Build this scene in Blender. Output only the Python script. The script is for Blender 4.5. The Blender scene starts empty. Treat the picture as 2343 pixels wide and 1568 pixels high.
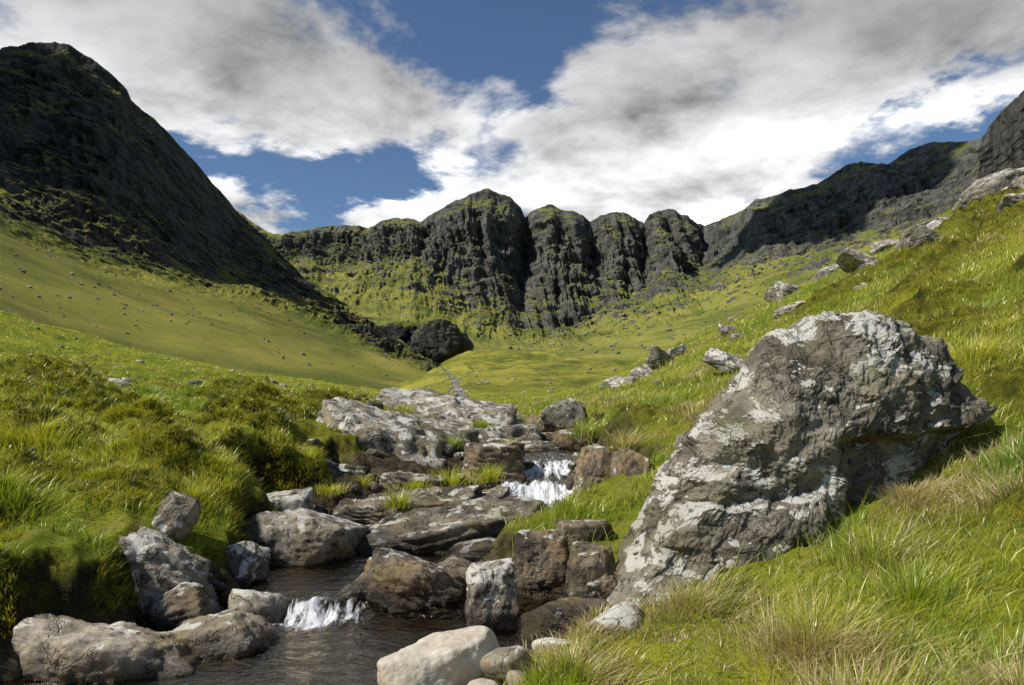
import bpy, bmesh, math, numpy as np
from mathutils import Vector
rng=np.random.default_rng(7)
sc=bpy.context.scene
CZ=1.5; F=1692.0
# ---------------------------------------------------------------- noise
_perm=np.random.default_rng(3).permutation(256).astype(np.int32)
_g=np.random.default_rng(4).normal(size=(256,3)); _g/=np.linalg.norm(_g,axis=1)[:,None]; _g=_g.astype(np.float32)
def pn(x,y,z):
    x,y,z=np.broadcast_arrays(np.asarray(x,dtype=np.float64),np.asarray(y,dtype=np.float64),np.asarray(z,dtype=np.float64))
    xi=np.floor(x).astype(np.int64);yi=np.floor(y).astype(np.int64);zi=np.floor(z).astype(np.int64)
    xf=(x-xi).astype(np.float32);yf=(y-yi).astype(np.float32);zf=(z-zi).astype(np.float32)
    u=xf**3*(xf*(xf*6-15)+10);v=yf**3*(yf*(yf*6-15)+10);w=zf**3*(zf*(zf*6-15)+10)
    out=0
    for i in (0,1):
        for j in (0,1):
            h1=_perm[(_perm[(xi+i)&255]+yi+j)&255]
            for k in (0,1):
                g=_g[_perm[(h1+zi+k)&255]]
                d=g[...,0]*(xf-i)+g[...,1]*(yf-j)+g[...,2]*(zf-k)
                out=out+d*(u if i else 1-u)*(v if j else 1-v)*(w if k else 1-w)
    return out*1.5
def fbm(x,y,z,o=4,l=2.03,g=.5):
    s=0;a=1
    for i in range(o):
        s=s+a*pn(x+i*17.3,y-i*9.1,z+i*5.7);a*=g;x=x*l;y=y*l;z=z*l
    return s
def ridged(x,y,z,o=4,g=.5):
    s=0;a=1
    for i in range(o):
        s=s+a*(1-np.abs(pn(x+i*17.3,y-i*9.1,z+i*5.7))*2);a*=g;x=x*2.03;y=y*2.03;z=z*2.03
    return s
def ss(a,b,x):
    t=np.clip((x-a)/(b-a),0,1);return t*t*(3-2*t)
# ---------------------------------------------------------------- mesh helpers
def mk(name,V,Q=None,T=None,mat=None,attrs=None,smooth=True):
    V=np.asarray(V,dtype=np.float32)
    me=bpy.data.meshes.new(name)
    me.vertices.add(len(V));me.vertices.foreach_set('co',V.ravel())
    idx=[];tot=[]
    if Q is not None and len(Q): idx.append(np.asarray(Q).ravel());tot.append(np.full(len(Q),4))
    if T is not None and len(T): idx.append(np.asarray(T).ravel());tot.append(np.full(len(T),3))
    idx=np.concatenate(idx).astype(np.int32);tot=np.concatenate(tot).astype(np.int32)
    st=np.concatenate([[0],np.cumsum(tot)[:-1]]).astype(np.int32)
    me.loops.add(len(idx));me.loops.foreach_set('vertex_index',idx)
    me.polygons.add(len(tot));me.polygons.foreach_set('loop_start',st);me.polygons.foreach_set('loop_total',tot)
    if smooth: me.polygons.foreach_set('use_smooth',np.ones(len(tot),dtype=bool))
    me.update(calc_edges=True)
    if attrs:
        for k,a in attrs.items():
            a=np.asarray(a,dtype=np.float32)
            if a.ndim==1:
                at=me.attributes.new(k,'FLOAT','POINT');at.data.foreach_set('value',a)
            else:
                at=me.attributes.new(k,'FLOAT_COLOR','POINT');at.data.foreach_set('color',np.c_[a,np.ones(len(a))].astype(np.float32).ravel())
    if mat: me.materials.append(mat)
    ob=bpy.data.objects.new(name,me);sc.collection.objects.link(ob);return ob
def gridq(nr,nc,wrap=False):
    r=np.arange(nr-1)[:,None];c=np.arange(nc if wrap else nc-1)[None,:]
    c2=(c+1)%nc
    return np.stack([r*nc+c,r*nc+c2,(r+1)*nc+c2,(r+1)*nc+c],-1).reshape(-1,4)
# ---------------------------------------------------------------- node helpers
class NT:
    def __init__(s,nt): s.nt=nt;s.n=nt.nodes;s.l=nt.links
    def put(s,sock,v):
        if isinstance(v,bpy.types.NodeSocket): s.l.new(v,sock)
        elif v is not None:
            if isinstance(v,(tuple,list)) and len(v)==3 and len(sock.default_value)==4: v=(*v,1)
            sock.default_value=v
    def node(s,t,**kw):
        n=s.n.new(t)
        for k,v in kw.items(): setattr(n,k,v)
        return n
    def m(s,op,a,b=None,c=None,clamp=False):
        n=s.node('ShaderNodeMath',operation=op,use_clamp=clamp)
        s.put(n.inputs[0],a);s.put(n.inputs[1],b) if b is not None else 0
        if c is not None: s.put(n.inputs[2],c)
        return n.outputs[0]
    def vm(s,op,a,b=None):
        n=s.node('ShaderNodeVectorMath',operation=op);s.put(n.inputs[0],a)
        if b is not None:
            if op=='SCALE': s.put(n.inputs[3],b)
            else: s.put(n.inputs[1],b)
        return n.outputs[0]
    def noise(s,vec,scale,detail=4,rough=.5,dist=0,col=False):
        n=s.node('ShaderNodeTexNoise');s.put(n.inputs['Vector'],vec);s.put(n.inputs['Scale'],scale)
        n.inputs['Detail'].default_value=detail;n.inputs['Roughness'].default_value=rough;n.inputs['Distortion'].default_value=dist
        return n.outputs[1 if col else 0]
    def step(s,v,a,b,lo=0,hi=1):
        n=s.node('ShaderNodeMapRange',interpolation_type='SMOOTHSTEP');s.put(n.inputs[0],v)
        for i,q in enumerate((a,b,lo,hi)): s.put(n.inputs[i+1],q)
        return n.outputs[0]
    def mix(s,f,a,b,bt='MIX'):
        n=s.node('ShaderNodeMix',data_type='RGBA',blend_type=bt);n.clamp_factor=True
        s.put(n.inputs[0],f);s.put(n.inputs[6],a);s.put(n.inputs[7],b);return n.outputs[2]
    def attr(s,name,out=2):
        n=s.node('ShaderNodeAttribute',attribute_name=name);return n.outputs[out]
    def map(s,v,scale=(1,1,1),rot=(0,0,0)):
        n=s.node('ShaderNodeMapping');n.inputs['Scale'].default_value=scale;n.inputs['Rotation'].default_value=rot;s.put(n.inputs[0],v);return n.outputs[0]
    def bump(s,h,strength,dist,nrm=None):
        n=s.node('ShaderNodeBump');s.put(n.inputs['Strength'],strength);n.inputs['Distance'].default_value=dist
        s.put(n.inputs['Height'],h)
        if nrm is not None:s.put(n.inputs['Normal'],nrm)
        return n.outputs[0]
    def xyz(s,v):
        n=s.node('ShaderNodeSeparateXYZ');s.put(n.inputs[0],v);return n.outputs
def newmat(name):
    m=bpy.data.materials.new(name);m.use_nodes=True;m.node_tree.nodes.clear();q=NT(m.node_tree)
    q.out=q.node('ShaderNodeOutputMaterial');g=q.node('ShaderNodeNewGeometry');q.pos=g.outputs['Position'];q.nrm=g.outputs['Normal'];return m,q
def princ(q,col,rough=.9,nrm=None,spec=.3):
    p=q.node('ShaderNodeBsdfPrincipled');q.put(p.inputs['Base Color'],col);q.put(p.inputs['Roughness'],rough)
    q.put(p.inputs['Specular IOR Level'],spec)
    if nrm is not None:q.put(p.inputs['Normal'],nrm)
    return p.outputs[0]
# rock
def rockmat(name,dark=(.07,.06,.048),light=(.27,.245,.205),lichen=.5,ochre=.0,wetz=.1,sc_=1.0,strat=0.0,speck=.55,bd=.06,green=.45):
    m,q=newmat(name);P=q.pos;z=q.xyz(P)[2];nz=q.xyz(q.nrm)[2]
    n1=q.noise(P,2.2*sc_,9,.65);c=q.mix(q.step(n1,.38,.62),dark,light)
    n4=q.noise(P,14*sc_,8,.7);c=q.mix(q.step(n4,.32,.6,.5,0),c,(.06,.052,.04))
    oc=q.noise(P,3.3*sc_,6,.6)
    c=q.mix(q.m('MULTIPLY',q.step(oc,.46,.64),ochre),c,(.33,.22,.09))
    n2=q.noise(P,4.0*sc_,10,.62,.5)
    th=q.m('SUBTRACT',.70-.16*lichen,q.m('MULTIPLY',nz,.11))
    lf=q.step(q.m('SUBTRACT',n2,th),0,.02)
    c=q.mix(q.m('MULTIPLY',lf,.9),c,(.60,.58,.51))
    n5=q.noise(P,1.6*sc_,6,.6);c=q.mix(q.step(n5,.52,.66,0,green),c,(.20,.19,.075))
    n3=q.noise(P,9.5*sc_,10,.74)
    c=q.mix(q.step(n3,speck,speck+.05,0,.88),c,(.036,.032,.025))
    wet=q.step(q.m('ADD',z,q.m('MULTIPLY',n1,-.12)),wetz-.1,wetz+.06,1,0)
    c=q.mix(q.m('MULTIPLY',wet,.84),c,(.022,.016,.009))
    cr=q.m('ABSOLUTE',q.m('SUBTRACT',q.noise(P,2.1*sc_,5,.6,.8),.5));cr=q.step(cr,0,.016,-.5,0)
    h=q.m('ADD',q.m('ADD',q.noise(P,5*sc_,12,.7),q.m('MULTIPLY',q.noise(P,32*sc_,6,.7),.22)),cr)
    if strat:
        h=q.m('ADD',h,q.m('MULTIPLY',q.noise(q.map(P,(1.2,1.2,14),(.15,.3,0)),1.6,6,.6),strat))
    nr=q.bump(h,1.0,bd/sc_)
    sh=princ(q,c,q.m('SUBTRACT',.88,q.m('MULTIPLY',wet,.62)),nr,.35)
    q.put(q.out.inputs[0],sh);return m
M_boul=rockmat('lichen_boulder',(.12,.105,.075),(.32,.29,.225),lichen=.72,ochre=.12,wetz=-.1,speck=.56,green=.4)
M_rock=rockmat('stream_rock',(.13,.112,.085),(.42,.375,.30),lichen=.6,ochre=.35,wetz=.10,speck=.54)
M_tan=rockmat('tan_rock',(.27,.22,.155),(.50,.43,.33),lichen=.5,ochre=.35,wetz=.06,speck=.61,bd=.035,green=.2)
M_brown=rockmat('brown_rock',(.06,.046,.032),(.29,.225,.15),lichen=.3,ochre=.6,wetz=.18,strat=.5)
M_slab=rockmat('slab_rock',(.055,.046,.036),(.30,.26,.195),lichen=.35,ochre=.35,wetz=.27,strat=1.0)
M_dry=rockmat('slope_rock',(.15,.135,.11),(.40,.36,.30),lichen=.6,wetz=-5)
def palemat():
    m,q=newmat('pale_stone');P=q.pos
    c=q.mix(q.step(q.noise(P,3,6,.6),.3,.7),(.42,.35,.25),(.64,.59,.49))
    c=q.mix(q.step(q.noise(P,22,6,.7),.5,.75,0,.6),c,(.25,.19,.12))
    c=q.mix(q.step(q.noise(q.map(P,(1,3,3),(0,0,.5)),2.5,6,.6),.55,.6,0,.3),c,(.30,.20,.10))
    z=q.xyz(P)[2];c=q.mix(q.step(z,.0,.07,.7,0),c,(.08,.06,.035))
    q.put(q.out.inputs[0],princ(q,c,.6,q.bump(q.noise(P,14,9,.65),.7,.02),.4));return m
M_pale=palemat()
# ground
def groundmat():
    m,q=newmat('meadow_ground');P=q.pos;nz=q.xyz(q.nrm)[2];y=q.xyz(P)[1]
    g=q.mix(q.step(q.noise(P,.35,5,.6),.35,.65),(.20,.27,.02),(.42,.42,.04))
    g=q.mix(q.step(q.noise(P,3.0,6,.7),.5,.72,0,.65),g,(.42,.37,.10))
    g=q.mix(q.step(q.noise(P,6.5,6,.75),.47,.30,0,.85),g,(.045,.06,.01))
    g=q.mix(q.step(q.noise(P,.9,8,.78),.50,.36,0,.6),g,(.10,.11,.016))
    farg=q.mix(q.step(q.noise(P,.035,9,.74),.40,.60),(.14,.16,.022),(.33,.31,.048))
    farg=q.mix(q.step(q.noise(P,.13,9,.78),.5,.40,0,.7),farg,(.08,.085,.022))
    farg=q.mix(q.step(q.noise(P,.22,9,.78),.60,.66,0,.6),farg,(.22,.21,.17))
    g=q.mix(q.step(y,55,140),g,farg)
    mo=q.attr('moss');mc=q.mix(q.step(q.noise(P,5,8,.75),.38,.60),(.05,.06,.008),(.30,.28,.03))
    mc=q.mix(q.step(nz,.8,.5,0,.7),mc,(.03,.03,.008));g=q.mix(q.m('MULTIPLY',mo,.9),g,mc)  # moss painted darker on steep faces, imitating the bank's shade
    soil=q.mix(q.noise(P,12,6,.7),(.018,.013,.008),(.07,.052,.03))
    sf=q.m('MULTIPLY',q.step(nz,.66,.42),q.step(q.noise(P,2.6,8,.7),.44,.54));g=q.mix(sf,g,soil)  # bare soil on steep faces, spread wider to stand for overhang shade
    bed=q.mix(q.step(q.noise(P,9,8,.7),.35,.65),(.028,.021,.012),(.19,.145,.09))
    g=q.mix(q.attr('rock'),g,bed)
    h=q.m('ADD',q.noise(P,5,8,.74),q.m('MULTIPLY',q.noise(P,28,5,.7),.35))
    h2=q.noise(P,.5,10,.74)
    nr=q.bump(h,1.0,.13);nr=q.bump(h2,.9,.9,nr)
    q.put(q.out.inputs[0],princ(q,g,.95,nr,.1));return m
M_ground=groundmat()
def mountmat(name,gA,gB,rA,rB,bias=0.0,sp=.5,yl=.7):
    m,q=newmat(name);P=q.pos;nz=q.xyz(q.nrm)[2]
    V=q.map(P,(1,1,.32))
    r=q.mix(q.step(q.noise(V,.05,10,.75),.38,.62),rA,rB)
    r=q.mix(q.step(q.noise(V,.16,8,.7),.52,.66,0,.6),r,tuple(min(1,c*1.6) for c in rB))
    BD=q.map(P,(.25,.25,2.2),(.10,.16,0))
    r=q.mix(q.step(q.noise(BD,.045,8,.68),.52,.40,0,.5),r,tuple(c*.5 for c in rA))
    g=q.mix(q.step(q.noise(P,.008,8,.62),.38,.62),gA,gB)
    g=q.mix(q.step(q.noise(P,.25,8,.75),.46,.66,.0,sp),g,tuple(c*.55 for c in gA))
    g=q.mix(q.step(q.noise(P,.03,10,.72),.48,.64,.0,yl),g,(gB[0]*1.3,gB[1]*1.05,gB[2]*1.4))
    g=q.mix(q.step(q.noise(P,.07,9,.75),.58,.64,.0,.55),g,rB)
    rkA=q.attr('rock')
    f=q.m('ADD',rkA,q.m('MULTIPLY',q.m('SUBTRACT',q.noise(P,.014,10,.72),.5),2.8))
    f=q.m('ADD',f,q.m('MULTIPLY',q.m('SUBTRACT',q.noise(q.map(P,(.4,.4,1.6),(.12,.12,0)),.05,8,.72),.5),2.0))
    f=q.m('ADD',f,q.m('MULTIPLY',q.m('SUBTRACT',.62,nz),2.0))
    f=q.step(f,.42+bias,.74+bias)
    g=q.mix(q.step(rkA,.4,.9,0,.45),g,tuple(c*.55 for c in gA))
    c=q.mix(f,g,r)
    h=q.m('ADD',q.noise(V,.06,12,.76),q.m('MULTIPLY',q.noise(BD,.05,8,.7),.5));h2=q.noise(P,.25,8,.75)
    nr=q.bump(h,q.step(f,0,1,.16,1.0),12);nr=q.bump(h2,q.step(f,0,1,.25,.8),1.6,nr)
    q.put(q.out.inputs[0],princ(q,c,.95,nr,.15));return m
M_mt=mountmat('mountain_rock_and_grass',(.11,.13,.024),(.23,.235,.045),(.062,.062,.056),(.19,.185,.165),.14,.4)
M_mtShade=mountmat('shaded_spur_rock_and_grass',(.10,.118,.018),(.22,.215,.034),(.034,.033,.030),(.125,.12,.105),.12,.35,.55)  # spur rock colours darkened to hold the cloud shadow
# ---------------------------------------------------------------- terrain function
FY=np.array([-5,3,5,6,7.5,9,11,13,20,30,40,60,100,200,300,600,1200,4000.])
FZ=np.array([.05,.12,.24,.36,.75,1.0,1.2,1.3,1.45,1.65,1.85,2.2,4,11,19,40,88,300.])
SY=np.array([-5,2,4,5,5.6,6.5,7.5,8.3,9.5,11,13,16,30,50,90,200,600.])
SXC=np.array([-3.0,-2.4,-1.75,-1.2,-1.15,-1.2,-.4,.3,.45,.65,.6,.2,-1.6,-3.5,-6,-16,-60])
SHW=np.array([1.4,1.2,1.0,1.1,.95,.85,1.0,.4,.33,.36,.4,.5,.55,.5,.5,.5,.5])
WY=np.array([-5,5.28,5.42,5.6,7.2,8.15,8.45,8.85,9.1,9.6,9.95,11,13,20,30,50,100,200,600])
WZ=np.array([0,0,.10,.13,.15,.17,.34,.42,.60,.66,.82,.87,.95,1.2,1.4,1.75,3.7,10.6,39.5])
MOUNDS=[(-3.5,10.2,.55,.36),(-2.9,12.4,.8,.32),(-4.3,8.6,.4,.25),(-3.0,8.8,.4,.25),(-3.4,7.0,.38,.22),(-3.1,5.9,.3,.18),(-5.4,9,.6,.25),(-1.9,14.5,.7,.25),(-3.9,6.1,.35,.18),(-4.6,7.2,.45,.2),(-3.0,6.7,.3,.16),(-4.0,10.9,.4,.2),(-3.8,5.2,.3,.15),
        (1.45,9.3,.45,.26),(1.2,11,.5,.25),(8,16,1.2,.4),(10,15,1,.4),(6,11,.6,.28),(7.5,12.5,.8,.35),(4.6,8.2,.5,.2),(5.2,9.2,.5,.25),(-6.5,10.5,.8,.3),(3.7,10,.5,.25),(-8,13,1,.4),(-10,16,1.2,.4),(-5,14,.9,.35),(12,19,1.3,.5),(6.5,15,.8,.35),(9,13.4,.7,.35),(3.9,6.9,.4,.16),(4.3,6.2,.4,.18),(5.6,7.4,.45,.2),(6.4,8.8,.5,.25),(3.1,4.2,.3,.12),(2.6,3.2,.25,.1)]
def H(x,y,full=False):
    fl=np.interp(y,FY,FZ)
    dr=x-.6-.35*np.maximum(0,y-36)
    sp=np.log1p(np.exp(np.clip((dr-2.5)*1.5,-30,30)))/1.5
    sp=np.where(dr-2.5>15,dr-2.5,sp)
    S=.25*np.maximum(dr,0)+.225*sp*(dr>-5)
    dl=np.maximum(0,-(x+1.9)-.75*np.maximum(0,y-62))
    L=.05*dl+.0032*np.minimum(dl,120)**2+.36*ss(0,1.2,dl)*(1-.75*ss(6,11,y))
    far=ss(90,400,y)
    B=fl+(S+L)*(1-.5*far)-.32*np.maximum(0,-x-.06*y)*ss(75,140,y)*(1-ss(900,1400,y))
    B=B+3.2*np.exp(-((x-16)/26)**2-((y-190)/34)**2)
    near=ss(3,9,y);lf=ss(-1,-3,x)
    hum=(1-np.abs(pn(x*.9,y*.9,3.3))*2.2)*(.09+.02*lf)*near+(1-np.abs(pn(x*2.3,y*2.3,8.3))*2.2)*(.05+.03*lf)+fbm(x*5,y*5,4.4,3)*(.03+.02*lf)*(1-ss(15,30,y))
    side=ss(0.3,2.5,np.abs(x-np.interp(y,SY,SXC)))
    B=B+hum*(.3+.7*side)+fbm(x*.12,y*.12,1.1,3)*.35*ss(8,30,y)+fbm(x*.02,y*.02,2.2,5,g=.55)*4*ss(60,300,y)+fbm(x*.007,y*.007,5.2,4)*14*ss(300,700,y)
    mo=0*x
    for (mx,my,r,h) in MOUNDS:
        e=np.exp(-(((x-mx)**2+(y-my)**2)/(r*r))**1.3);B=B+h*e*(1+.5*pn(x*5,y*5,1.));mo=np.maximum(mo,e)
    xc=np.interp(y,SY,SXC);hw=np.interp(y,SY,SHW);wl=np.interp(y,WY,WZ)
    wob=.26*pn(x*.9,y*1.1,7.7)+.16*pn(x*2.7,y*2.7,2.7)
    dout=np.abs(x-xc)-hw+wob*np.clip(2-y/40,0.3,1)
    left=x<xc
    out=ss(6.6,7.6,y)*(1-ss(13.5,15,y))*left
    dp=np.maximum(dout,0)
    k=np.where(left,1.9,.42+1.1*ss(5.6,6.6,y))
    C=wl-.22+dp*k*(1-out)+out*(dp*.3+np.maximum(dp-2.1,0)*1.6)-.12*ss(0,.5,-dout)+(.05+.10*lf*ss(0,.3,dp))*fbm(x*4,y*4,0,4)
    T=np.minimum(B,C)
    r0=ss(-.05,.08,B-C)
    grassy=ss(.0,.12,C-wl)
    bank=r0*(np.where(left,ss(.12,.3,C-wl),grassy)*(1-out)+out*ss(1.9,2.2,dp))
    bank=np.where((~left)&(y>6.2)&(y<9.8),bank*.3,bank)
    rock=r0-bank
    mo=np.maximum(np.clip(mo*1.2,0,1)*(1-r0),bank*left)
    mo=np.maximum(mo,ss(.15,.4,pn(x*1.3,y*1.3,5.5))*lf*.7*(1-r0)*(y<25))
    if full: return T,rock,mo
    return T
def h1(x,y): return float(H(np.array([x]),np.array([y]))[0])
# ground sheet
nr,nc=1000,1000
r=1.2*np.exp(np.linspace(0,math.log(3600/1.2),nr));a=np.radians(np.linspace(-64,64,nc))
R,A=np.meshgrid(r,a,indexing='ij');X=R*np.sin(A);Y=R*np.cos(A)-1.2
Z,rk,mo=H(X,Y,True)
mk('ground',np.stack([X,Y,Z],-1).reshape(-1,3),gridq(nr,nc)[:,::-1],mat=M_ground,attrs={'rock':rk.ravel(),'moss':mo.ravel()})
# ---------------------------------------------------------------- mountains (image pixel x, image pixel y, chosen distance)
def row(pts,b):
    p=np.array(pts,float);return np.interp(b,p[:,0]-1171,940-p[:,1]),np.interp(b,p[:,0]-1171,p[:,2])
def loft(name,rows,rw,ns,b0,b1,ncol,mat,gul,fine,seed,cuts=()):
    b=np.linspace(b0,b1,ncol)
    E=[];D=[]
    for rr in rows:
        e,d=row(rr,b);E.append(e);D.append(d)
    E=np.array(E);D=np.array(D)
    Zc=CZ+E*D/F;Xc=b*D/F
    bx=Xc[0]*1.35;by=D[0]*1.35;bz=Zc[0]*.2
    P=[np.stack([bx,by,bz],-1)]+[np.stack([Xc[i],D[i],Zc[i]],-1) for i in range(len(rows))]
    P=np.array(P);W=[.6]+rw
    out=[];w=[];cl=[]
    for i in range(len(P)-1):
        n=ns[i]
        for k in range(n):
            t=k/n
            out.append(P[i]*(1-t)+P[i+1]*t);w.append(np.full(ncol,W[i]*(1-t)+W[i+1]*t));cl.append(i+t)
    out.append(P[-1]);w.append(np.full(ncol,W[-1]));cl.append(len(P)-1)
    V=np.array(out);w=np.array(w);cl=np.array(cl)[:,None]
    crest_i=ns[0];keep=V[crest_i].copy()
    for _ in range(8):
        V[1:-1]=.25*V[:-2]+.5*V[1:-1]+.25*V[2:]
    lift=keep[:,2]-V[crest_i,:,2]
    V[...,2]+=lift[None]*np.exp(-((np.arange(len(V))-crest_i)/7.)**2)[:,None]
    x,y,z=V[...,0],V[...,1],V[...,2]
    warp=.5*gul*fbm(x*.4/gul,z*.3/gul,seed+5,3)
    xr=x+warp+.25*z
    g1=ridged(xr/gul,z/(gul*5),seed*.7,5,.62)-1.2
    g2=ridged(xr/(gul*.28),z/(gul*1.1),seed,4,.62)-1.2
    f1=fbm(x/(gul*1.1),y/(gul*1.1),z/(gul*.6),6,g=.62)
    fs=fbm(x/(gul*1.6),y/(gul*1.6),seed+3,3)
    led=(z+.22*x+fine*1.6*fbm(x/gul*.6,z/gul*.6,seed+1,4))/(fine*2.0);led=led-np.floor(led);led=ss(0,.8,led)-led
    led2=(z+.22*x+fine*.8*fbm(x/gul,z/gul,seed+2,3))/(fine*.8);led2=led2-np.floor(led2);led2=ss(0,.8,led2)-led2
    mask=np.clip(w,0,1);cm_=ss(.12,.5,w)
    front=np.clip((cl-1.0)/.35,0,1)
    hgt=(.25+.75*front)
    y2=y-(g1*fine*2.0+g2*fine*.45+f1*fine*1.2+led*fine*1.6+led2*fine*.4)*mask*cm_*hgt
    for (cx,cw,cd,lean) in cuts:
        xx=x+.25*warp-lean*(z-350)/150*40
        prof=np.exp(-np.abs((xx-cx)/cw)**1.3)
        y2=y2+cd*prof*mask*ss(.0,.5,cl-1)*(1-ss(2.6,3.2,cl))
    # full-detail relief only on the crags; turf slopes just roll gently
    z2=z+((f1*.30+g1*.12)*fine*(.25+mask)+fbm(x*.03,y*.03,seed,6,g=.6)*fine*.30)*(.45+.55*front)*cm_+fs*fine*.35*(1-cm_)
    rk=w+.3*f1*(.4+.6*cm_)+.12*g1*cm_
    V=np.stack([x,y2,z2],-1)
    return mk(name,V.reshape(-1,3),gridq(len(V),ncol),mat=mat,attrs={'rock':rk.ravel()}),V,w
CREST=[(300,520,2000),(500,480,2000),(545,492,1950),(600,530,1900),(630,545,1880),(690,536,1850),(760,525,1830),(800,523,1820),(840,530,1820),(880,512,1800),(905,506,1790),(945,507,1780),(962,519,1770),(985,500,1740),(1000,490,1730),(1030,473,1710),(1060,462,1690),(1090,448,1680),(1115,441,1680),(1140,450,1685),(1165,459,1690),(1190,482,1700),(1201,506,1715),(1215,491,1705),(1240,479,1700),(1260,474,1700),(1290,488,1700),(1310,491,1700),(1335,501,1705),(1350,516,1715),(1375,500,1705),(1410,492,1700),(1450,503,1705),(1473,519,1715),(1485,500,1705),(1510,487,1700),(1530,482,1700),(1560,498,1700),(1585,512,1720),(1612,525,1740),(1650,508,1660),(1700,490,1600),(1730,463,1570),(1830,441,1500),(1868,431,1480),(1930,389,1450),(1970,378,1430),(2030,386,1400),(2080,352,1370),(2130,335,1330),(2200,333,1280),(2245,330,1250),(2275,282,1000),(2300,255,900),(2343,220,850),(2500,130,800),(2700,60,760)]
MID=[(300,560,1800),(640,570,1780),(760,560,1720),(850,565,1700),(950,560,1680),(985,560,1640),(1050,570,1590),(1115,580,1545),(1165,600,1590),(1201,620,1640),(1230,610,1610),(1265,610,1570),(1320,600,1605),(1350,600,1650),(1380,590,1620),(1420,590,1595),(1473,600,1645),(1500,570,1590),(1540,560,1560),(1590,575,1605),(1612,580,1640),(1700,540,1500),(1830,500,1410),(1900,490,1370),(2000,460,1310),(2130,430,1240),(2245,400,1150),(2343,330,780),(2700,200,700)]
CB=[(300,600,1650),(640,590,1650),(760,600,1600),(860,610,1580),(950,590,1570),(1000,650,1480),(1050,690,1430),(1110,715,1400),(1180,745,1360),(1260,760,1360),(1320,745,1380),(1380,700,1430),(1460,690,1460),(1500,640,1490),(1540,632,1480),(1610,630,1490),(1700,600,1400),(1830,580,1330),(1920,560,1290),(2000,530,1240),(2130,500,1160),(2245,470,1050),(2343,420,720),(2700,300,640)]
SM=[(300,700,1300),(640,690,1300),(860,700,1250),(1000,745,1180),(1110,775,1150),(1260,790,1130),(1380,770,1160),(1460,755,1180),(1610,720,1180),(1700,695,1100),(1830,670,1050),(2000,630,950),(2245,560,850),(2700,450,560)]
FT=[(300,830,900),(860,815,900),(1000,822,900),(1260,828,880),(1460,815,850),(1610,790,820),(1830,740,740),(2000,700,680),(2245,640,600),(2700,560,450)]
BL=[(300,900,600),(1260,900,600),(1610,870,560),(2000,800,500),(2700,700,350)]
hw,VH,WH=loft('mountain_headwall',[CREST,MID,CB,SM,FT,BL],[.62,1.10,.72,.38,.16,.0],[25,130,130,100,60,15],-871,1529,1700,M_mt,85,16,3.1,
  cuts=[(30,16,60,.4),(180,14,55,-.2),(302,14,60,.1),(440,18,60,.3),(-205,16,50,.3),(100,9,30,.3),(-60,10,30,-.3),(240,8,25,.2)])
LC=[(-500,230,700),(-200,160,760),(0,134,800),(30,124,800),(60,114,810),(95,108,815),(125,107,820),(160,118,830),(185,136,840),(210,149,845),(250,180,850),(275,200,855),(290,216,860),(300,242,880),(325,262,895),(350,279,910),(400,330,950),(450,384,1000),(500,443,1070),(545,495,1120),(600,545,1080),(640,585,1030),(700,645,960),(800,705,820),(900,765,700),(960,812,620),(1060,865,500)]
L2=[(-500,330,600),(0,290,660),(125,300,690),(250,360,700),(350,430,740),(450,500,820),(545,565,900),(640,630,900),(700,670,860),(800,730,740),(900,785,640),(1060,875,470)]
L3=[(-500,400,480),(0,465,520),(100,520,540),(200,570,560),(350,600,610),(430,622,660),(500,640,700),(580,652,740),(700,700,760),(800,752,680),(900,805,580),(1060,885,440)]
L4=[(-500,560,300),(0,600,340),(200,660,380),(350,700,420),(600,745,500),(700,770,520),(800,805,500),(900,845,450),(1060,895,400)]
L5=[(-500,700,150),(0,735,185),(300,800,230),(600,850,270),(900,900,290),(1060,915,330)]
L6=[(-500,1000,110),(1060,1000,200)]
lm,VL,WL=loft('mountain_spur',[LC,L2,L3,L4,L5,L6],[.74,1.04,.74,.0,-.40,-.5],[25,140,120,120,70,15],-1671,-111,1500,M_mtShade,50,10,8.7)
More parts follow.
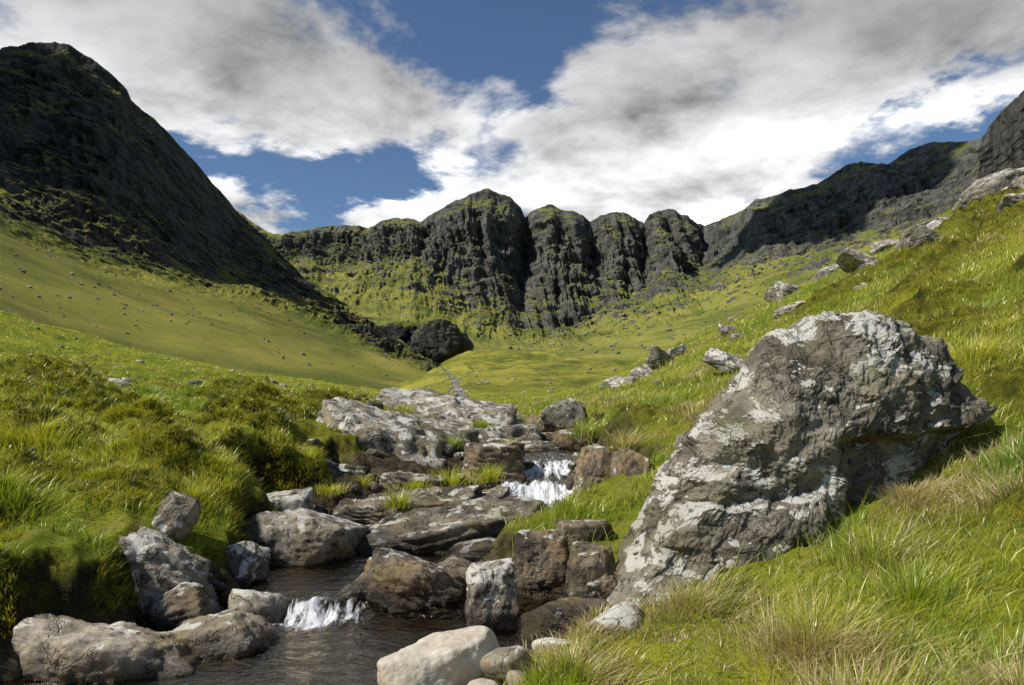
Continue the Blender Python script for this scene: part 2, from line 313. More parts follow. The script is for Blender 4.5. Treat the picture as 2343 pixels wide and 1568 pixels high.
# ---------------------------------------------------------------- rocks
_ico={}
def ico(n):
    if n not in _ico:
        bm=bmesh.new();bmesh.ops.create_icosphere(bm,subdivisions=n,radius=1)
        v=np.array([p.co[:] for p in bm.verts]);f=np.array([[q.index for q in fc.verts] for fc in bm.faces]);bm.free()
        v/=np.linalg.norm(v,axis=1)[:,None];_ico[n]=(v,f)
    return _ico[n]
def rot(rx,ry,rz):
    cx,sx,cy,sy,cz,sz=math.cos(rx),math.sin(rx),math.cos(ry),math.sin(ry),math.cos(rz),math.sin(rz)
    return np.array([[cz,-sz,0],[sz,cz,0],[0,0,1]])@np.array([[cy,0,sy],[0,1,0],[-sy,0,cy]])@np.array([[1,0,0],[0,cx,-sx],[0,sx,cx]])
def rockshape(sub,dims,seed,box=.5,p=34,rough=.06,strata=0.0,nplanes=13):
    d,f=ico(sub);g=np.random.default_rng(seed)
    n=g.normal(size=(nplanes,3));n/=np.linalg.norm(n,axis=1)[:,None];off=g.uniform(.72,1.02,nplanes)
    bx=np.array([[1,0,0],[-1,0,0],[0,1,0],[0,-1,0],[0,0,1],[0,0,-1.]])+g.normal(size=(6,3))*.15*(1.6-box)
    bx/=np.linalg.norm(bx,axis=1)[:,None]
    n=np.r_[n,bx];off=np.r_[off,g.uniform(.85-.2*box,.95-.15*box,6)]
    q=np.maximum(d@n.T,0)/off
    rr=(q**p).sum(1)**(-1/p)
    v=d*rr[:,None]*np.array(dims)
    s=min(dims);m=np.mean(dims);u=v/m
    disp=fbm(u[:,0]*1.6+seed,u[:,1]*1.6,u[:,2]*1.6,6,g=.55)*rough*m*1.4-np.maximum(0,ridged(u[:,0]*1.3,u[:,1]*1.3+seed,u[:,2]*1.3,4)-1.35)*rough*m*1.5
    if strata:
        t=(u[:,2]*6+.8*u[:,0]+fbm(u[:,0]*1.2,u[:,1]*1.2+seed,u[:,2],2)*1.2);tt=t-np.floor(t)
        disp=disp+(ss(.1,.9,tt)-tt)*strata*s*.5
    v=v+d*disp[:,None]
    return v,f
FOOT=[]
def rock(name,x,y,z,w,d,h,seed,mat=M_rock,sub=5,rx=0,ry=0,rz=0,box=.6,**k):
    v,f=rockshape(sub,(w/2*1.16,d/2*1.16,h/2*1.16),seed,box,**k)
    v=v@rot(rx,ry,rz).T+np.array([x,y,z]);FOOT.append((x,y,w*.5,d*.5))
    return mk(name,v,T=f,mat=mat)
# left bank
rock('boulder',-2.38,4.35,.03,1.12,.6,.40,11,M_tan,6,ry=.12,rz=.15,box=.3,p=14,rough=.09)
rock('boulder',-1.88,4.7,.03,.68,.5,.32,12,M_tan,6,ry=-.1,box=.4,p=14)
rock('boulder',-2.62,5.25,.24,.92,.6,.76,13,M_rock,6,ry=.6,rz=.3,box=.8,strata=.4)
rock('boulder',-2.26,5.12,.06,.45,.45,.46,14,M_rock,6,ry=-.5,box=.6,strata=.3)
rock('boulder',-2.54,5.6,.68,.32,.3,.44,15,M_rock,5,ry=.5,box=.7)
rock('boulder',-2.2,5.9,.26,.45,.4,.34,16,M_rock,5,ry=-.2,box=.6)
rock('boulder',-1.98,6.85,.27,1.1,.8,.60,17,M_rock,6,rz=.1,box=.6,strata=.15)
rock('boulder',-1.82,5.35,.04,.44,.4,.34,18,M_tan,5,ry=.35,box=.2,p=8)
rock('boulder',-2.35,7.6,.42,.5,.5,.45,19,M_rock,5,box=.6)
rock('boulder',-3.3,8.2,.85,.6,.5,.5,20,M_rock,5,ry=.3,box=.6)
rock('boulder',-2.95,4.65,.12,.7,.5,.45,40,M_brown,5,ry=.3,box=.6)
# centre
rock('boulder',-.72,5.62,.12,.90,.6,.48,21,M_brown,6,ry=.3,rz=.2,box=.7,strata=.2)
rock('boulder',-1.12,5.65,.08,.56,.4,.30,22,M_brown,5,ry=-.5,box=.7)
rock('boulder',-.42,5.95,.10,.5,.5,.40,23,M_brown,5,ry=.3,box=.7)
rock('boulder',-.13,5.2,.16,.39,.35,.62,24,M_rock,6,rz=.1,ry=.08,box=.85,rough=.08,nplanes=8)
rock('boulder',.24,5.65,.28,.48,.4,.66,25,M_brown,6,rz=-.1,ry=-.06,box=.85,rough=.08,nplanes=8)
rock('boulder',.57,5.3,.24,.38,.4,.62,26,M_brown,6,rz=.2,ry=.1,box=.85,rough=.08,nplanes=8)
rock('boulder',.62,6.25,.36,.54,.5,.50,27,M_brown,5,ry=-.1,box=.8,nplanes=9)
rock('boulder',.33,5.0,.05,.62,.4,.34,28,M_brown,5,ry=-.15,box=.7)
rock('boulder',-.35,6.7,.15,.6,.5,.36,29,M_slab,5,ry=-.2,box=.8)
# slabs in front of the falls
rock('rock_slab',-.68,7.5,.24,2.1,1.1,.52,31,M_slab,6,ry=-.16,rx=.2,box=.9,strata=.7)
rock('rock_slab',-.95,8.1,.44,1.4,.8,.33,32,M_slab,6,ry=-.08,rx=.1,box=.9,strata=.6)
rock('rock_slab',-.42,8.4,.44,.95,.7,.28,33,M_slab,6,ry=-.2,box=.9,strata=.6)
rock('rock_slab',-1.5,8.0,.40,.9,.6,.28,34,M_slab,5,ry=.1,box=.9,strata=.5)
rock('rock_slab',-1.35,7.2,.20,.8,.6,.24,35,M_slab,5,ry=-.1,box=.9,strata=.5)
# outcrop
rock('rock_outcrop',-1.72,10.3,.76,2.4,2.1,1.3,41,M_rock,6,ry=.22,rx=.28,rz=.1,box=.8,strata=.5)
rock('rock_outcrop',-2.25,9.0,.55,1.0,.9,.8,42,M_rock,6,ry=.1,box=.8,strata=.4)
rock('rock_outcrop',-1.25,13,1.18,2.9,2.0,1.15,43,M_rock,6,ry=.12,rx=.15,box=.7,strata=.5)
rock('rock_outcrop',-.35,12.3,.98,2.1,1.5,.75,44,M_rock,6,ry=.2,rx=.2,box=.8,strata=.5)
rock('rock_outcrop',-.25,9.6,.66,.95,.9,.95,45,M_brown,6,ry=.1,box=.8,strata=.3)
rock('rock_slab',.15,11.8,.85,1.4,1.0,.42,46,M_slab,6,ry=.12,box=.9,strata=.6)
rock('rock_outcrop',-.75,11.2,.8,1.5,1.1,.75,47,M_rock,6,ry=.25,rx=.2,box=.8,strata=.5)
rock('rock_outcrop',-2.6,11.6,1.0,1.0,1.0,.6,48,M_rock,5,box=.7,strata=.3)
rock('rock_outcrop',-1.2,8.9,.5,.9,.7,.55,49,M_rock,6,ry=.2,box=.8,strata=.5)
# right bank
rock('rock_slab',.98,9.0,.62,.5,1.3,1.1,51,M_brown,6,ry=.22,rx=.1,box=.9,strata=.3)
rock('rock_slab',1.22,7.6,.52,.44,1.1,1.15,52,M_brown,6,ry=.15,rz=.1,box=.9)
rock('rock_slab',.98,7.2,.35,.35,.9,.7,53,M_brown,6,ry=.15,box=.9)
rock('boulder',1.0,14,1.38,.9,.7,.66,54,M_dry,5,ry=-.1,box=.6)
rock('boulder',.15,15,1.25,.5,.5,.4,55,M_dry,5);rock('boulder',.55,14.6,1.2,.6,.5,.4,56,M_brown,5)
rock('boulder',.95,11.9,1.0,.6,.6,.4,57,M_brown,5);rock('boulder',.62,12.7,.98,.7,.4,.3,58,M_brown,5)
# pale river stones
rock('river_stone',-.38,3.95,.17,.76,.36,.26,61,M_pale,6,ry=-.14,rz=.45,box=1.0,p=14,rough=.04,nplanes=7)
rock('river_stone',-.02,3.92,.14,.28,.26,.24,62,M_tan,5,ry=-.3,box=.3,p=7,rough=.03)
rock('river_stone',-.14,3.70,.08,.22,.2,.17,63,M_pale,5,box=.3,p=7,rough=.03)
rock('river_stone',.03,3.68,.14,.13,.14,.14,64,M_tan,4,box=.2,p=6,rough=.03)
rock('river_stone',.22,4.25,.12,.24,.2,.18,65,M_tan,5,box=.3,p=7,rough=.03)
rock('river_stone',.62,4.42,.19,.40,.3,.27,66,M_tan,5,ry=-.3,box=.3,p=7,rough=.03)
for i,(x,y,w,h) in enumerate([(16.6,25,2.6,1.5),(17.8,24,1.5,1.2),(11,30,1.4,1.0),(9.6,20,1.7,.5),(4.4,22,1.0,.5),(5.1,23,.8,.4),(3.4,25,1.0,.5),(13.2,26,1.2,.5),(15,32,1.2,.5),(3.3,11.0,.9,.3),(15.7,23,1,.5),(12.2,22.5,.9,.5),
   (14.6,26,1.6,.5),(13.2,23,1.3,.45),(11.4,24,1.2,.4),(15.4,22,1.2,.6),(8.8,17.5,1.0,.3),(10.2,18.5,1.1,.35),(7.2,19,.9,.3),(12.6,29,1.5,.5),(2.9,19,.9,.35),(3.6,20,.8,.3),(6.2,21,.7,.3),(9.3,13.6,.8,.3),(4.9,26,.9,.4)]):
    rock('slope_boulder',x,y,h1(x,y)+h*.16,w,w*.8,h,80+i,M_dry,5,ry=-.45 if i%2 else -.25,rz=i,box=.6,strata=.4)
# big lichen boulder --------------------------------------------------
def bigboulder():
    o=np.array([(1352,1410),(1365,1365),(1400,1290),(1430,1220),(1455,1180),(1490,1110),(1520,1070),(1552,1040),(1558,1000),(1600,965),(1640,928),(1675,885),(1700,858),(1738,815),(1752,778),(1800,756),(1845,736),(1890,716),(1930,700),(1965,706),(2010,716),(2060,728),(2095,738),(2140,770),(2172,790),(2200,835),(2220,862),(2255,905),(2285,935),(2260,962),(2210,985),(2165,1010),(2140,1050),(2115,1110),(2100,1190),(2060,1260),(1950,1330),(1840,1370),(1700,1400),(1560,1430),(1480,1440),(1400,1440)],float)
    s=5.6/F;cx,cz=1790,1080
    px=(o[:,0]-cx)*s;pz=-(o[:,1]-cz)*s
    th=np.arctan2(pz,px);rr=np.hypot(px,pz);k=np.argsort(th);th=th[k];rr=rr[k]
    nt=1000;T=np.linspace(-math.pi,math.pi,nt,endpoint=False);RR=np.interp(T,th,rr,period=2*math.pi)
    nf=240
    tt=np.linspace(0,1,nf)
    fr=np.sin(tt*math.pi/2)**.8;fd=-(1-fr**4.5)**.5*.42
    bt=np.linspace(1,0,90)[1:];br=np.sin(bt*math.pi/2);bd=(1-br**2.5)**.5*.9
    rho=np.r_[fr,br];dep=np.r_[fd,bd]
    lx=rho[:,None]*RR[None]*np.cos(T)[None];lz=rho[:,None]*RR[None]*np.sin(T)[None];ly=np.repeat(dep[:,None],nt,1)
    front=np.clip(-np.r_[fd,np.zeros(len(bd))]*4,0,1)[:,None]
    led=.10*lx+.10*fbm(lx*1.5,lz*0,1,2)
    rec=ss(.0,-.08,lz-(led+.22))*ss(.15,.45,lx)*.22
    low=ss(.02,-.03,lz+.10-.08*lx+.08*fbm(lx*3,lz*3,2,3))*ss(.12,.04,lx)*.13
    low2=ss(.04,-.02,lz+.45-.25*lx+.06*fbm(lx*3,lz*3,6,3))*.10
    left=ss(.1,-.9,lx)*.12
    ly=ly+front*(rec-low-low2-left)
    t=(lz*2.3-lx*1.2+.7*fbm(lx*1.3,lz*1.3,9,3));tt=t-np.floor(t)
    ly=ly+front*((ss(.1,.9,tt)-tt)*.10+.12*fbm(lx*1.1,lz*1.1,4.,6,g=.5)-.06*np.maximum(0,ridged(lx*1.7,lz*1.7,6.,5)-1.3)+.02*fbm(lx*9,lz*9,3,4,g=.6))
    edge=1+.06*fbm(np.cos(T)*4,np.sin(T)*4,ly*2,6,g=.65)+.02*fbm(lx*5,ly*5,lz*5,3)
    lx=lx*edge;lz=lz*edge
    x=(cx-1171)*s+lx;z=CZ-(cz-940)*s+lz;y=5.5+ly+.06*lx+.20*lz
    V=np.stack([x,y,z],-1)
    return mk('lichen_covered_boulder',V.reshape(-1,3),gridq(len(V),nt,True),mat=M_boul)
bigboulder();FOOT.append((2.0,5.75,1.3,.8));FOOT.append((1.0,5.2,.45,.4))
# small stones ----------------------------------------------------------
def stones(name,pts,mat,sub=2,var=12):
    Vs=[];Ts=[];o=0;tm=[rockshape(sub,(1,g,.6),500+i,.7,p=24,rough=.07) for i,g in enumerate(rng.uniform(.6,1,var))]
    for (x,y,z,s) in pts:
        v,f=tm[rng.integers(var)];v=(v*s)@rot(rng.uniform(-.4,.4),rng.uniform(-.4,.4),rng.uniform(0,6.3)).T+np.array([x,y,z]);Vs.append(v);Ts.append(f+o);o+=len(v)
    return mk(name,np.concatenate(Vs),T=np.concatenate(Ts),mat=mat)
pts=[]
for i in range(340):
    y=rng.uniform(3.2,15);xc=np.interp(y,SY,SXC);w=np.interp(y,SY,SHW)
    x=xc+rng.choice([-1,1])*w*rng.uniform(.75,1.1)
    if 6.8<y<14 and rng.random()<.6: x=rng.uniform(-2.5,.4)
    s=rng.uniform(.03,.11)*(1.3 if y>6.8 else 1)
    if rng.random()<.15: s*=1.8
    pts.append((x,y,h1(x,y)+s*.15,s))
stones('stream_stones',pts,M_slab,3)
pts=[]
for i in range(90):
    y=rng.uniform(14,62);x=-rng.uniform(.15,.72)*y if rng.random()<.7 else rng.uniform(.12,.6)*y
    s=rng.uniform(.08,.3);pts.append((x,y,h1(x,y)+.05*s,s))
for i in range(130):
    y=rng.uniform(60,300);x=rng.uniform(-.25,.25)*y;s=rng.uniform(.1,.35)*(1+y/120);pts.append((x,y,h1(x,y)+.05*s,s))
for i in range(160):
    y=rng.uniform(16,300)**1.0;xc=np.interp(y,SY,SXC);x=xc+rng.normal()*(.5+y*.004);s=rng.uniform(.08,.25)*(1+y/150);pts.append((x,y,h1(x,y)+.05*s,s))
stones('scattered_stones',pts,M_dry,2)
pts=[]
for i in range(600):
    a_=rng.integers(180,460);c_=rng.integers(250,1499);p=VL[min(a_,len(VL)-1),c_]
    pts.append((p[0],p[1],p[2]+.1,abs(rng.normal())*.7+.3))
for i in range(300):
    a_=rng.integers(270,len(VH)-20);c_=rng.integers(400,1150);p=VH[a_,c_]
    pts.append((p[0],p[1],p[2]+.5,abs(rng.normal())*2.2+1.))
stones('scree_boulders',pts,rockmat('scree',(.08,.08,.07),(.25,.24,.215),lichen=.4,wetz=-50,sc_=.15),2)
# mid-valley crags
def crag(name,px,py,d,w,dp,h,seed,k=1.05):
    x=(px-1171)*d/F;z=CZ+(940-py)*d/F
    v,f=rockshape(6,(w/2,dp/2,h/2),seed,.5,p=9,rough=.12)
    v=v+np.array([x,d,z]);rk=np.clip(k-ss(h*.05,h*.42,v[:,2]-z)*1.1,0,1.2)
    return mk(name,v,T=f,mat=M_mtShade,attrs={'rock':rk})
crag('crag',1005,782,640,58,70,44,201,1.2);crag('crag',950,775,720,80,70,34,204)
# ---------------------------------------------------------------- water
def watermat():
    m,q=newmat('stream_water');P=q.pos
    foam=q.attr('foam')
    V=q.map(P,(1.0,1.5,1))
    h=q.m('ADD',q.noise(V,5,4,.6,.6),q.m('MULTIPLY',q.noise(V,17,4,.6,.5),.35))
    nr=q.bump(h,.85,.05)
    tr=q.node('ShaderNodeBsdfTransparent');tr.inputs[0].default_value=(.36,.24,.10,1)
    gl=q.node('ShaderNodeBsdfGlossy');gl.inputs['Roughness'].default_value=.03;q.put(gl.inputs['Normal'],nr);gl.inputs[0].default_value=(.52,.44,.31,1)
    fr=q.node('ShaderNodeFresnel');fr.inputs[0].default_value=1.28;q.put(fr.inputs['Normal'],nr)
    mx=q.node('ShaderNodeMixShader');q.put(mx.inputs[0],fr.outputs[0]);q.put(mx.inputs[1],tr.outputs[0]);q.put(mx.inputs[2],gl.outputs[0])
    fn=q.noise(q.map(P,(3.0,.8,.9)),6,9,.75,.4)
    ff=q.step(q.m('ADD',fn,q.m('MULTIPLY',foam,.34)),.66,.86)
    wh=princ(q,(.80,.82,.84),.5,q.bump(fn,.8,.04),.4)
    m2=q.node('ShaderNodeMixShader');q.put(m2.inputs[0],ff);q.put(m2.inputs[1],mx.outputs[0]);q.put(m2.inputs[2],wh)
    q.put(q.out.inputs[0],m2.outputs[0]);return m
yy=np.concatenate([np.linspace(.5,5,160),np.linspace(5.02,14,700),np.linspace(14.1,60,150),np.linspace(61,400,80)])
s_=np.linspace(-1,1,110);Yw,Sw=np.meshgrid(yy,s_,indexing='ij')
xc=np.interp(Yw,SY,SXC);hwid=np.interp(Yw,SY,SHW)
Xw=xc+Sw*(hwid+.35*(1-.45*ss(8,8.6,Yw))+.35*(Sw>0)*(Yw<5.6))
wz=np.interp(Yw,WY,WZ);sl=np.gradient(np.interp(yy,WY,WZ),yy)
ker=np.hanning(41);ker/=ker.sum()
yl=np.linspace(2,14,1200);s2=np.convolve(np.interp(yl,yy,sl),ker,'same');fo=np.interp(Yw,yl,np.clip(s2*1.5,0,1))
fo=np.where((Yw>4.9)&(Yw<5.7),fo*1.0+.7*np.exp(-((Yw-5.18)/.15)**2),fo)
fo=np.where(Yw<5.8,fo*np.exp(-((Xw+1.42)/.38)**2),fo);fo=np.where(Yw>7.9,fo+.30*(Yw<11),fo)
fo=np.where(Yw>15,.55+.3*pn(Yw*.4,0,0),fo)
turb=np.clip(fo,0,1)*(Yw<14)
Zw=wz+turb*.07*fbm(Xw*6,Yw*4,0,4,g=.6)+.006*fbm(Xw*5,Yw*5,3,2)-.03*Sw**2*ss(8,8.4,Yw)
mk('stream',np.stack([Xw,Yw,Zw],-1).reshape(-1,3),gridq(len(yy),len(s_))[:,::-1],mat=watermat(),attrs={'foam':np.clip(fo,0,1).ravel()})
# ---------------------------------------------------------------- grass
def grassmat():
    m,q=newmat('grass_blades');c=q.attr('Col',0)
    df=q.node('ShaderNodeBsdfDiffuse');q.put(df.inputs[0],c)
    tl=q.node('ShaderNodeBsdfTranslucent');q.put(tl.inputs[0],q.mix(1,c,(1.25,1.3,.5),'MULTIPLY'))
    gs=q.node('ShaderNodeBsdfGlossy');gs.inputs['Roughness'].default_value=.42;gs.inputs[0].default_value=(.8,.8,.55,1)
    a=q.node('ShaderNodeMixShader');a.inputs[0].default_value=.42;q.put(a.inputs[1],df.outputs[0]);q.put(a.inputs[2],tl.outputs[0])
    b=q.node('ShaderNodeMixShader');b.inputs[0].default_value=.09;q.put(b.inputs[1],a.outputs[0]);q.put(b.inputs[2],gs.outputs[0])
    q.put(q.out.inputs[0],b.outputs[0]);return m
M_grass=grassmat()
TUFTS=[(-1.15,8.55,.62,.22),(-.75,8.75,.6,.18),(-.3,8.85,.66,.15),(-1.75,8.6,.62,.12),(-.85,10.4,.98,.14),(.0,10.3,1.0,.12),(-2.0,8.1,.6,.15),(-.5,11.3,1.25,.12),(.7,8.1,.45,.08),(-1.2,7.75,.5,.10),(-2.6,10.0,1.2,.2),(1.25,8.3,1.05,.15),(.1,13.2,1.25,.2),(-1.7,11.7,1.45,.2),(.95,9.9,1.15,.15)]
def blades(n,ymin,ymax,L,Wd,spread,seg,power=1.0,clump=.6,umax=.85,tufts=None,moss=False):
    g=np.random.default_rng(int(ymin*100+n))
    y=ymin+(ymax-ymin)*g.random(n)**power
    x=(g.random(n)*2-1)*umax*(y+1.0)
    if moss: x=np.where(g.random(n)<.72,-1.2-g.random(n)*(umax*(y+1)-1.2),x)
    cs=.55*(1+y/25);cl=g.random(n)<clump
    cs=.4*2**np.round(np.log2(cs/.4))
    gx=np.floor(x/cs);gy=np.floor(y/cs)
    hsh=lambda a,b,k:(np.sin(a*127.1+b*311.7+k*74.7)*43758.5453)%1
    cx=(gx+.2+.6*hsh(gx,gy,1))*cs;cy=(gy+.2+.6*hsh(gx,gy,2))*cs
    ang=g.random(n)*6.283;rad=np.abs(g.normal(size=n))*.26*cs
    x=np.where(cl,cx+np.cos(ang)*rad,x);y=np.where(cl,cy+np.sin(ang)*rad,y)
    if tufts:
        tp=np.array(tufts);ti=g.integers(len(tp),size=n);tr_=np.abs(g.normal(size=n))*tp[ti,3]*.7
        x=tp[ti,0]+np.cos(ang)*tr_;y=tp[ti,1]+np.sin(ang)*tr_;z=tp[ti,2]+0*x;mo=0*x
        keep=np.ones(n,bool);gx=ti*1.;gy=ti*2.
    else:
        z,rk,mo=H(x,y,True)
        if moss:
            keep=(rk<.5)&(mo>.12)&(z>np.interp(y,WY,WZ)+.02)
        else:
            keep=(rk<.35)&(z>np.interp(y,WY,WZ)+.06)&(g.random(n)>mo*np.where(x>0,.9,.35))&(y>1.0)
            keep&=(pn(x*.35,y*.35,4.4)>-.35)|(g.random(n)<.45)
        for (fx,fy,fw,fd) in FOOT:
            keep&=~((((x-fx)/(fw*.92))**2+((y-fy)/(fd*.92))**2)<1)
    x,y,z,ang,cl,mo=x[keep],y[keep],z[keep],ang[keep],cl[keep],mo[keep];gx,gy=gx[keep],gy[keep];n=len(x)
    hue=hsh(gx,gy,5)
    ln=L*g.uniform(.45,1.2,n)*np.where(cl,.55+.85*hsh(gx,gy,3),.6)
    if not moss: ln=ln*np.where(x<-1.5,.8,1)*(1-.4*mo)*np.where((x<1.2)&(y<5.6)&(x>-1.5),.6,1)
    wd=Wd*g.uniform(.7,1.3,n)
    la=np.where(cl,ang+g.normal(size=n)*.5,g.random(n)*6.283)
    lean=g.uniform(.15,1.0,n)*spread
    dx=np.cos(la)*lean+.12;dy=np.sin(la)*lean
    ra=g.random(n)*3.1416;wx=np.cos(ra)*wd;wy=np.sin(ra)*wd
    green=np.array([.20,.34,.022]);yel=np.array([.56,.55,.045]);dk=np.array([.075,.15,.015]);straw=np.array([.70,.56,.28])
    t=np.clip(hue*.8+.5*g.random(n)+.06+1.0*pn(x*.3,y*.3,9.)+.5*pn(x*1.3,y*1.3,3.),0,1)[:,None]
    col=green*(1-t)+yel*t
    d_=(g.random(n)<.12)[:,None];col=np.where(d_,dk,col)
    sm=(g.random(n)<(.08+.75*(ss(.0,.33,fbm(x*.6,y*.6,6.6,3)))*(x>0)+.2*ss(.15,.5,fbm(x*.9,y*.9,1.6,2))+.3*(hue>.85)))[:,None];col=np.where(sm,straw*g.uniform(.45,1,n)[:,None],col)
    if moss:
        t=np.clip(.5+1.1*fbm(x*2.2,y*2.2,z*2.2,2)+1.0*fbm(x*7,y*7,z*7,2)+.25*g.normal(size=n),0,1)[:,None]
        col=np.array([.06,.075,.010])*(1-t)+np.array([.44,.40,.045])*t;sm=sm&False
        ln=ln*np.clip(1+1.3*fbm(x*6,y*6,z*6+4,2),.3,2)
        col=np.where((x>1)[:,None],col*np.array([1.15,.9,1.2]),col)
        e=.03;nx_=-(H(x+e,y)-z)/e;ny_=-(H(x,y+e)-z)/e;q_=1/np.sqrt(1+nx_**2+ny_**2)
        dx=nx_*q_*1.0+np.cos(la)*lean*.7;dy=ny_*q_*1.0+np.sin(la)*lean*.7
    ln=ln*np.where(sm[:,0],.8,1);dx=dx*np.where(sm[:,0],1.6,1);dy=dy*np.where(sm[:,0],1.6,1)
    Vs=[];C=[];tipc=(g.random(n)<.35)[:,None]
    for k in range(seg+1):
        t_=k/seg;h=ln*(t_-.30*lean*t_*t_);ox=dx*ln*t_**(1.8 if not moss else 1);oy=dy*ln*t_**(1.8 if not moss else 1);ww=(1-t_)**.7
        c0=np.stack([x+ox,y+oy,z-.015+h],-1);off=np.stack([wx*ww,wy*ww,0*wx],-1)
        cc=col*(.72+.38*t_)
        if not moss and t_>.7: cc=np.where(tipc,cc*.5+straw*.5,cc)
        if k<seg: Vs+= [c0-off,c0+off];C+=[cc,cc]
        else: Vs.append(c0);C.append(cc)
    per=2*seg+1;V=np.stack(Vs,1).reshape(-1,3);C=np.stack(C,1).reshape(-1,3)
    b=np.arange(n)[:,None]*per
    Q=[b+np.array([[2*k,2*k+1,2*k+3,2*k+2]]) for k in range(seg-1)]
    Q=np.concatenate(Q) if Q else np.zeros((0,4),int)
    T=b+np.array([[2*seg-2,2*seg-1,2*seg]])
    return V,Q,T,C
def merge(name,sets):
    Vs=[];Qs=[];Ts=[];Cs=[];o=0
    for V,Q,T,C in sets:
        Vs.append(V);Qs.append(Q+o);Ts.append(T+o);Cs.append(C);o+=len(V)
    mk(name,np.concatenate(Vs),np.concatenate(Qs),np.concatenate(Ts),M_grass,{'Col':np.concatenate(Cs)},smooth=False)
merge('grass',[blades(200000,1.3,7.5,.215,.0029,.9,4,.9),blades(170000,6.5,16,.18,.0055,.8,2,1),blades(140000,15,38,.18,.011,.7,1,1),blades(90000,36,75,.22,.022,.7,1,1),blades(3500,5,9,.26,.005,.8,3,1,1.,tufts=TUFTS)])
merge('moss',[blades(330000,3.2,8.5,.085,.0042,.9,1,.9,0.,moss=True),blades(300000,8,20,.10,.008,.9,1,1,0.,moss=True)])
# ---------------------------------------------------------------- light
sd=np.array([-.62,-.26,.74]);sd/=np.linalg.norm(sd)
el=math.asin(sd[2]);az=math.atan2(sd[0],sd[1])
L=bpy.data.lights.new('sun','SUN');L.energy=5.0;L.angle=math.radians(.5);L.color=(1,.95,.86)
lo=bpy.data.objects.new('sun',L);sc.collection.objects.link(lo)
lo.rotation_euler=Vector(sd).to_track_quat('Z','Y').to_euler();lo.location=(-20,0,60)
# unseen cloud-shaped blockers, added to throw shade on left spur and right cliffs
cm,q=newmat('shadow_cloud_white');q.put(q.out.inputs[0],princ(q,(.8,.8,.8),1,None,0))
def shadow_cloud(tx,ty,tz,rx,ry,alt,seed,rz=0):
    k=(alt-tz)/sd[2];c=np.array([tx,ty,tz])+sd*k
    d,f=ico(5);n=1+.55*fbm(d[:,0]*1.7+seed,d[:,1]*1.7,d[:,2]*1.7,5,g=.6)
    v=d*n[:,None]*np.array([rx,ry,60]);v[:,2]=np.maximum(v[:,2],-20)
    v=v@rot(0,0,rz).T+c
    mk('shadow_cloud',v,T=f,mat=cm)
shadow_cloud(-660,830,300,300,290,1300,2.)
shadow_cloud(640,1400,450,300,130,1700,5.,.0)
w=bpy.data.worlds.new('World');sc.world=w;w.use_nodes=True;w.node_tree.nodes.clear();q=NT(w.node_tree)
wo=q.node('ShaderNodeOutputWorld');bg=q.node('ShaderNodeBackground')
sky=q.node('ShaderNodeTexSky',sky_type='NISHITA');sky.sun_disc=False;sky.sun_elevation=el;sky.sun_rotation=az;sky.ozone_density=3.0;sky.air_density=1.0;sky.dust_density=.3;sky.altitude=600
tc=q.node('ShaderNodeTexCoord').outputs['Generated'];X,Y,Z=q.xyz(tc)[:3]
azn=q.m('ARCTAN2',X,Y);eln=q.m('ARCSINE',Z)
den=q.m('ADD',q.m('MAXIMUM',Z,0),.22)
pv=q.node('ShaderNodeCombineXYZ');q.put(pv.inputs[0],q.m('DIVIDE',X,den));q.put(pv.inputs[1],q.m('DIVIDE',Y,den));PV=pv.outputs[0]
n1=q.noise(PV,2.0,11,.60,.2)
PV2=q.vm('ADD',PV,(-.08,-.12,0));n1b=q.noise(PV2,2.0,5,.58,.2)
nx=q.xyz(q.noise(PV,2.4,6,.6,0,True))
aw=q.m('ADD',azn,q.m('MULTIPLY',q.m('SUBTRACT',nx[0],.5),.28));ew=q.m('ADD',eln,q.m('MULTIPLY',q.m('SUBTRACT',nx[1],.5),.22))
def blob(px,py,sx,sy,wt,tilt=0):
    tx=(px-1171)/F;tz=(940-py)/F;a0=math.atan(tx);e0=math.atan(tz*math.cos(a0))
    da=q.m('SUBTRACT',aw,a0);de=q.m('SUBTRACT',ew,e0)
    c,s=math.cos(tilt),math.sin(tilt)
    u=q.m('ADD',q.m('MULTIPLY',da,c*F/sx),q.m('MULTIPLY',de,s*F/sx));v=q.m('ADD',q.m('MULTIPLY',da,-s*F/sy),q.m('MULTIPLY',de,c*F/sy))
    r2=q.m('ADD',q.m('MULTIPLY',u,u),q.m('MULTIPLY',v,v))
    return q.m('MULTIPLY',q.m('POWER',2.718,q.m('MULTIPLY',r2,-1)),wt)
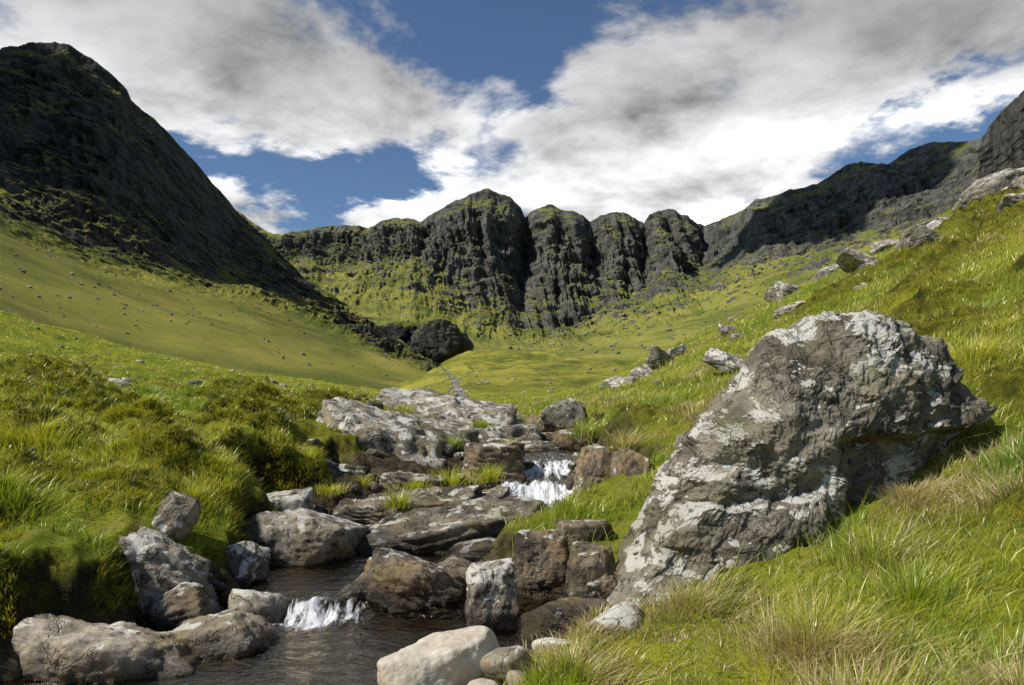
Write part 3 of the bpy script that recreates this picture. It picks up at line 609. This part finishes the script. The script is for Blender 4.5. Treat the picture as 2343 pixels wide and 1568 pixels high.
D=q.m('ADD',q.m('MULTIPLY',q.m('SUBTRACT',n1,.5),2.9),.51)
for b in [(420,150,520,130,.42,-.25),(900,250,300,110,.34,-.2),(1780,200,500,250,.54,.1),(2200,100,300,120,.3,0),(1330,430,220,110,.50,0),(560,470,90,70,.40,0),(900,490,330,40,.36,.05),(1650,420,300,100,.35,0),
          (1170,35,240,100,-.62,0),(760,395,350,72,-.68,-.1),(430,330,90,60,-.30,-.4),(2050,300,230,62,-.85,.35),(1150,330,75,100,-.42,0),(1225,190,75,120,-.40,.3),(640,470,50,50,-.12,0),(2230,395,160,45,.35,.3)]:
    D=q.m('ADD',D,blob(*b))
D=q.m('SUBTRACT',D,q.step(Y,.1,-.4,0,.5))
cov=q.step(D,.40,.78)
thick=q.step(D,.75,1.45)
light=q.step(eln,.24,.55,1.0,.34)
shade=q.m('MULTIPLY',q.m('SUBTRACT',n1,n1b),3.2)
light=q.m('MULTIPLY',light,q.m('ADD',q.step(q.noise(PV,3.2,8,.6),.3,.7,.84,1.1),shade))
light=q.m('MULTIPLY',light,q.m('SUBTRACT',1.0,q.m('MULTIPLY',thick,q.step(eln,.26,.54,.0,.5))))
light=q.m('MAXIMUM',light,.10)
cc=q.node('ShaderNodeCombineColor')
q.put(cc.inputs[0],q.m('MULTIPLY',light,10.2));q.put(cc.inputs[1],q.m('MULTIPLY',light,10.3));q.put(cc.inputs[2],q.m('MULTIPLY',light,10.5))
skyc=q.mix(1,sky.outputs[0],(.78,.86,.94),'MULTIPLY')
q.put(bg.inputs[0],q.mix(cov,skyc,cc.outputs[0]));bg.inputs[1].default_value=.1
q.put(wo.inputs[0],bg.outputs[0])
# ---------------------------------------------------------------- camera
cam=bpy.data.cameras.new('camera');co=bpy.data.objects.new('camera',cam);sc.collection.objects.link(co);sc.camera=co
co.location=(0,0,CZ);co.rotation_euler=(math.pi/2,0,0);cam.sensor_width=36;cam.lens=26;cam.shift_y=156/2343;cam.clip_end=20000;cam.clip_start=.05
sc.view_settings.view_transform='Standard';sc.view_settings.look='None';sc.view_settings.exposure=0
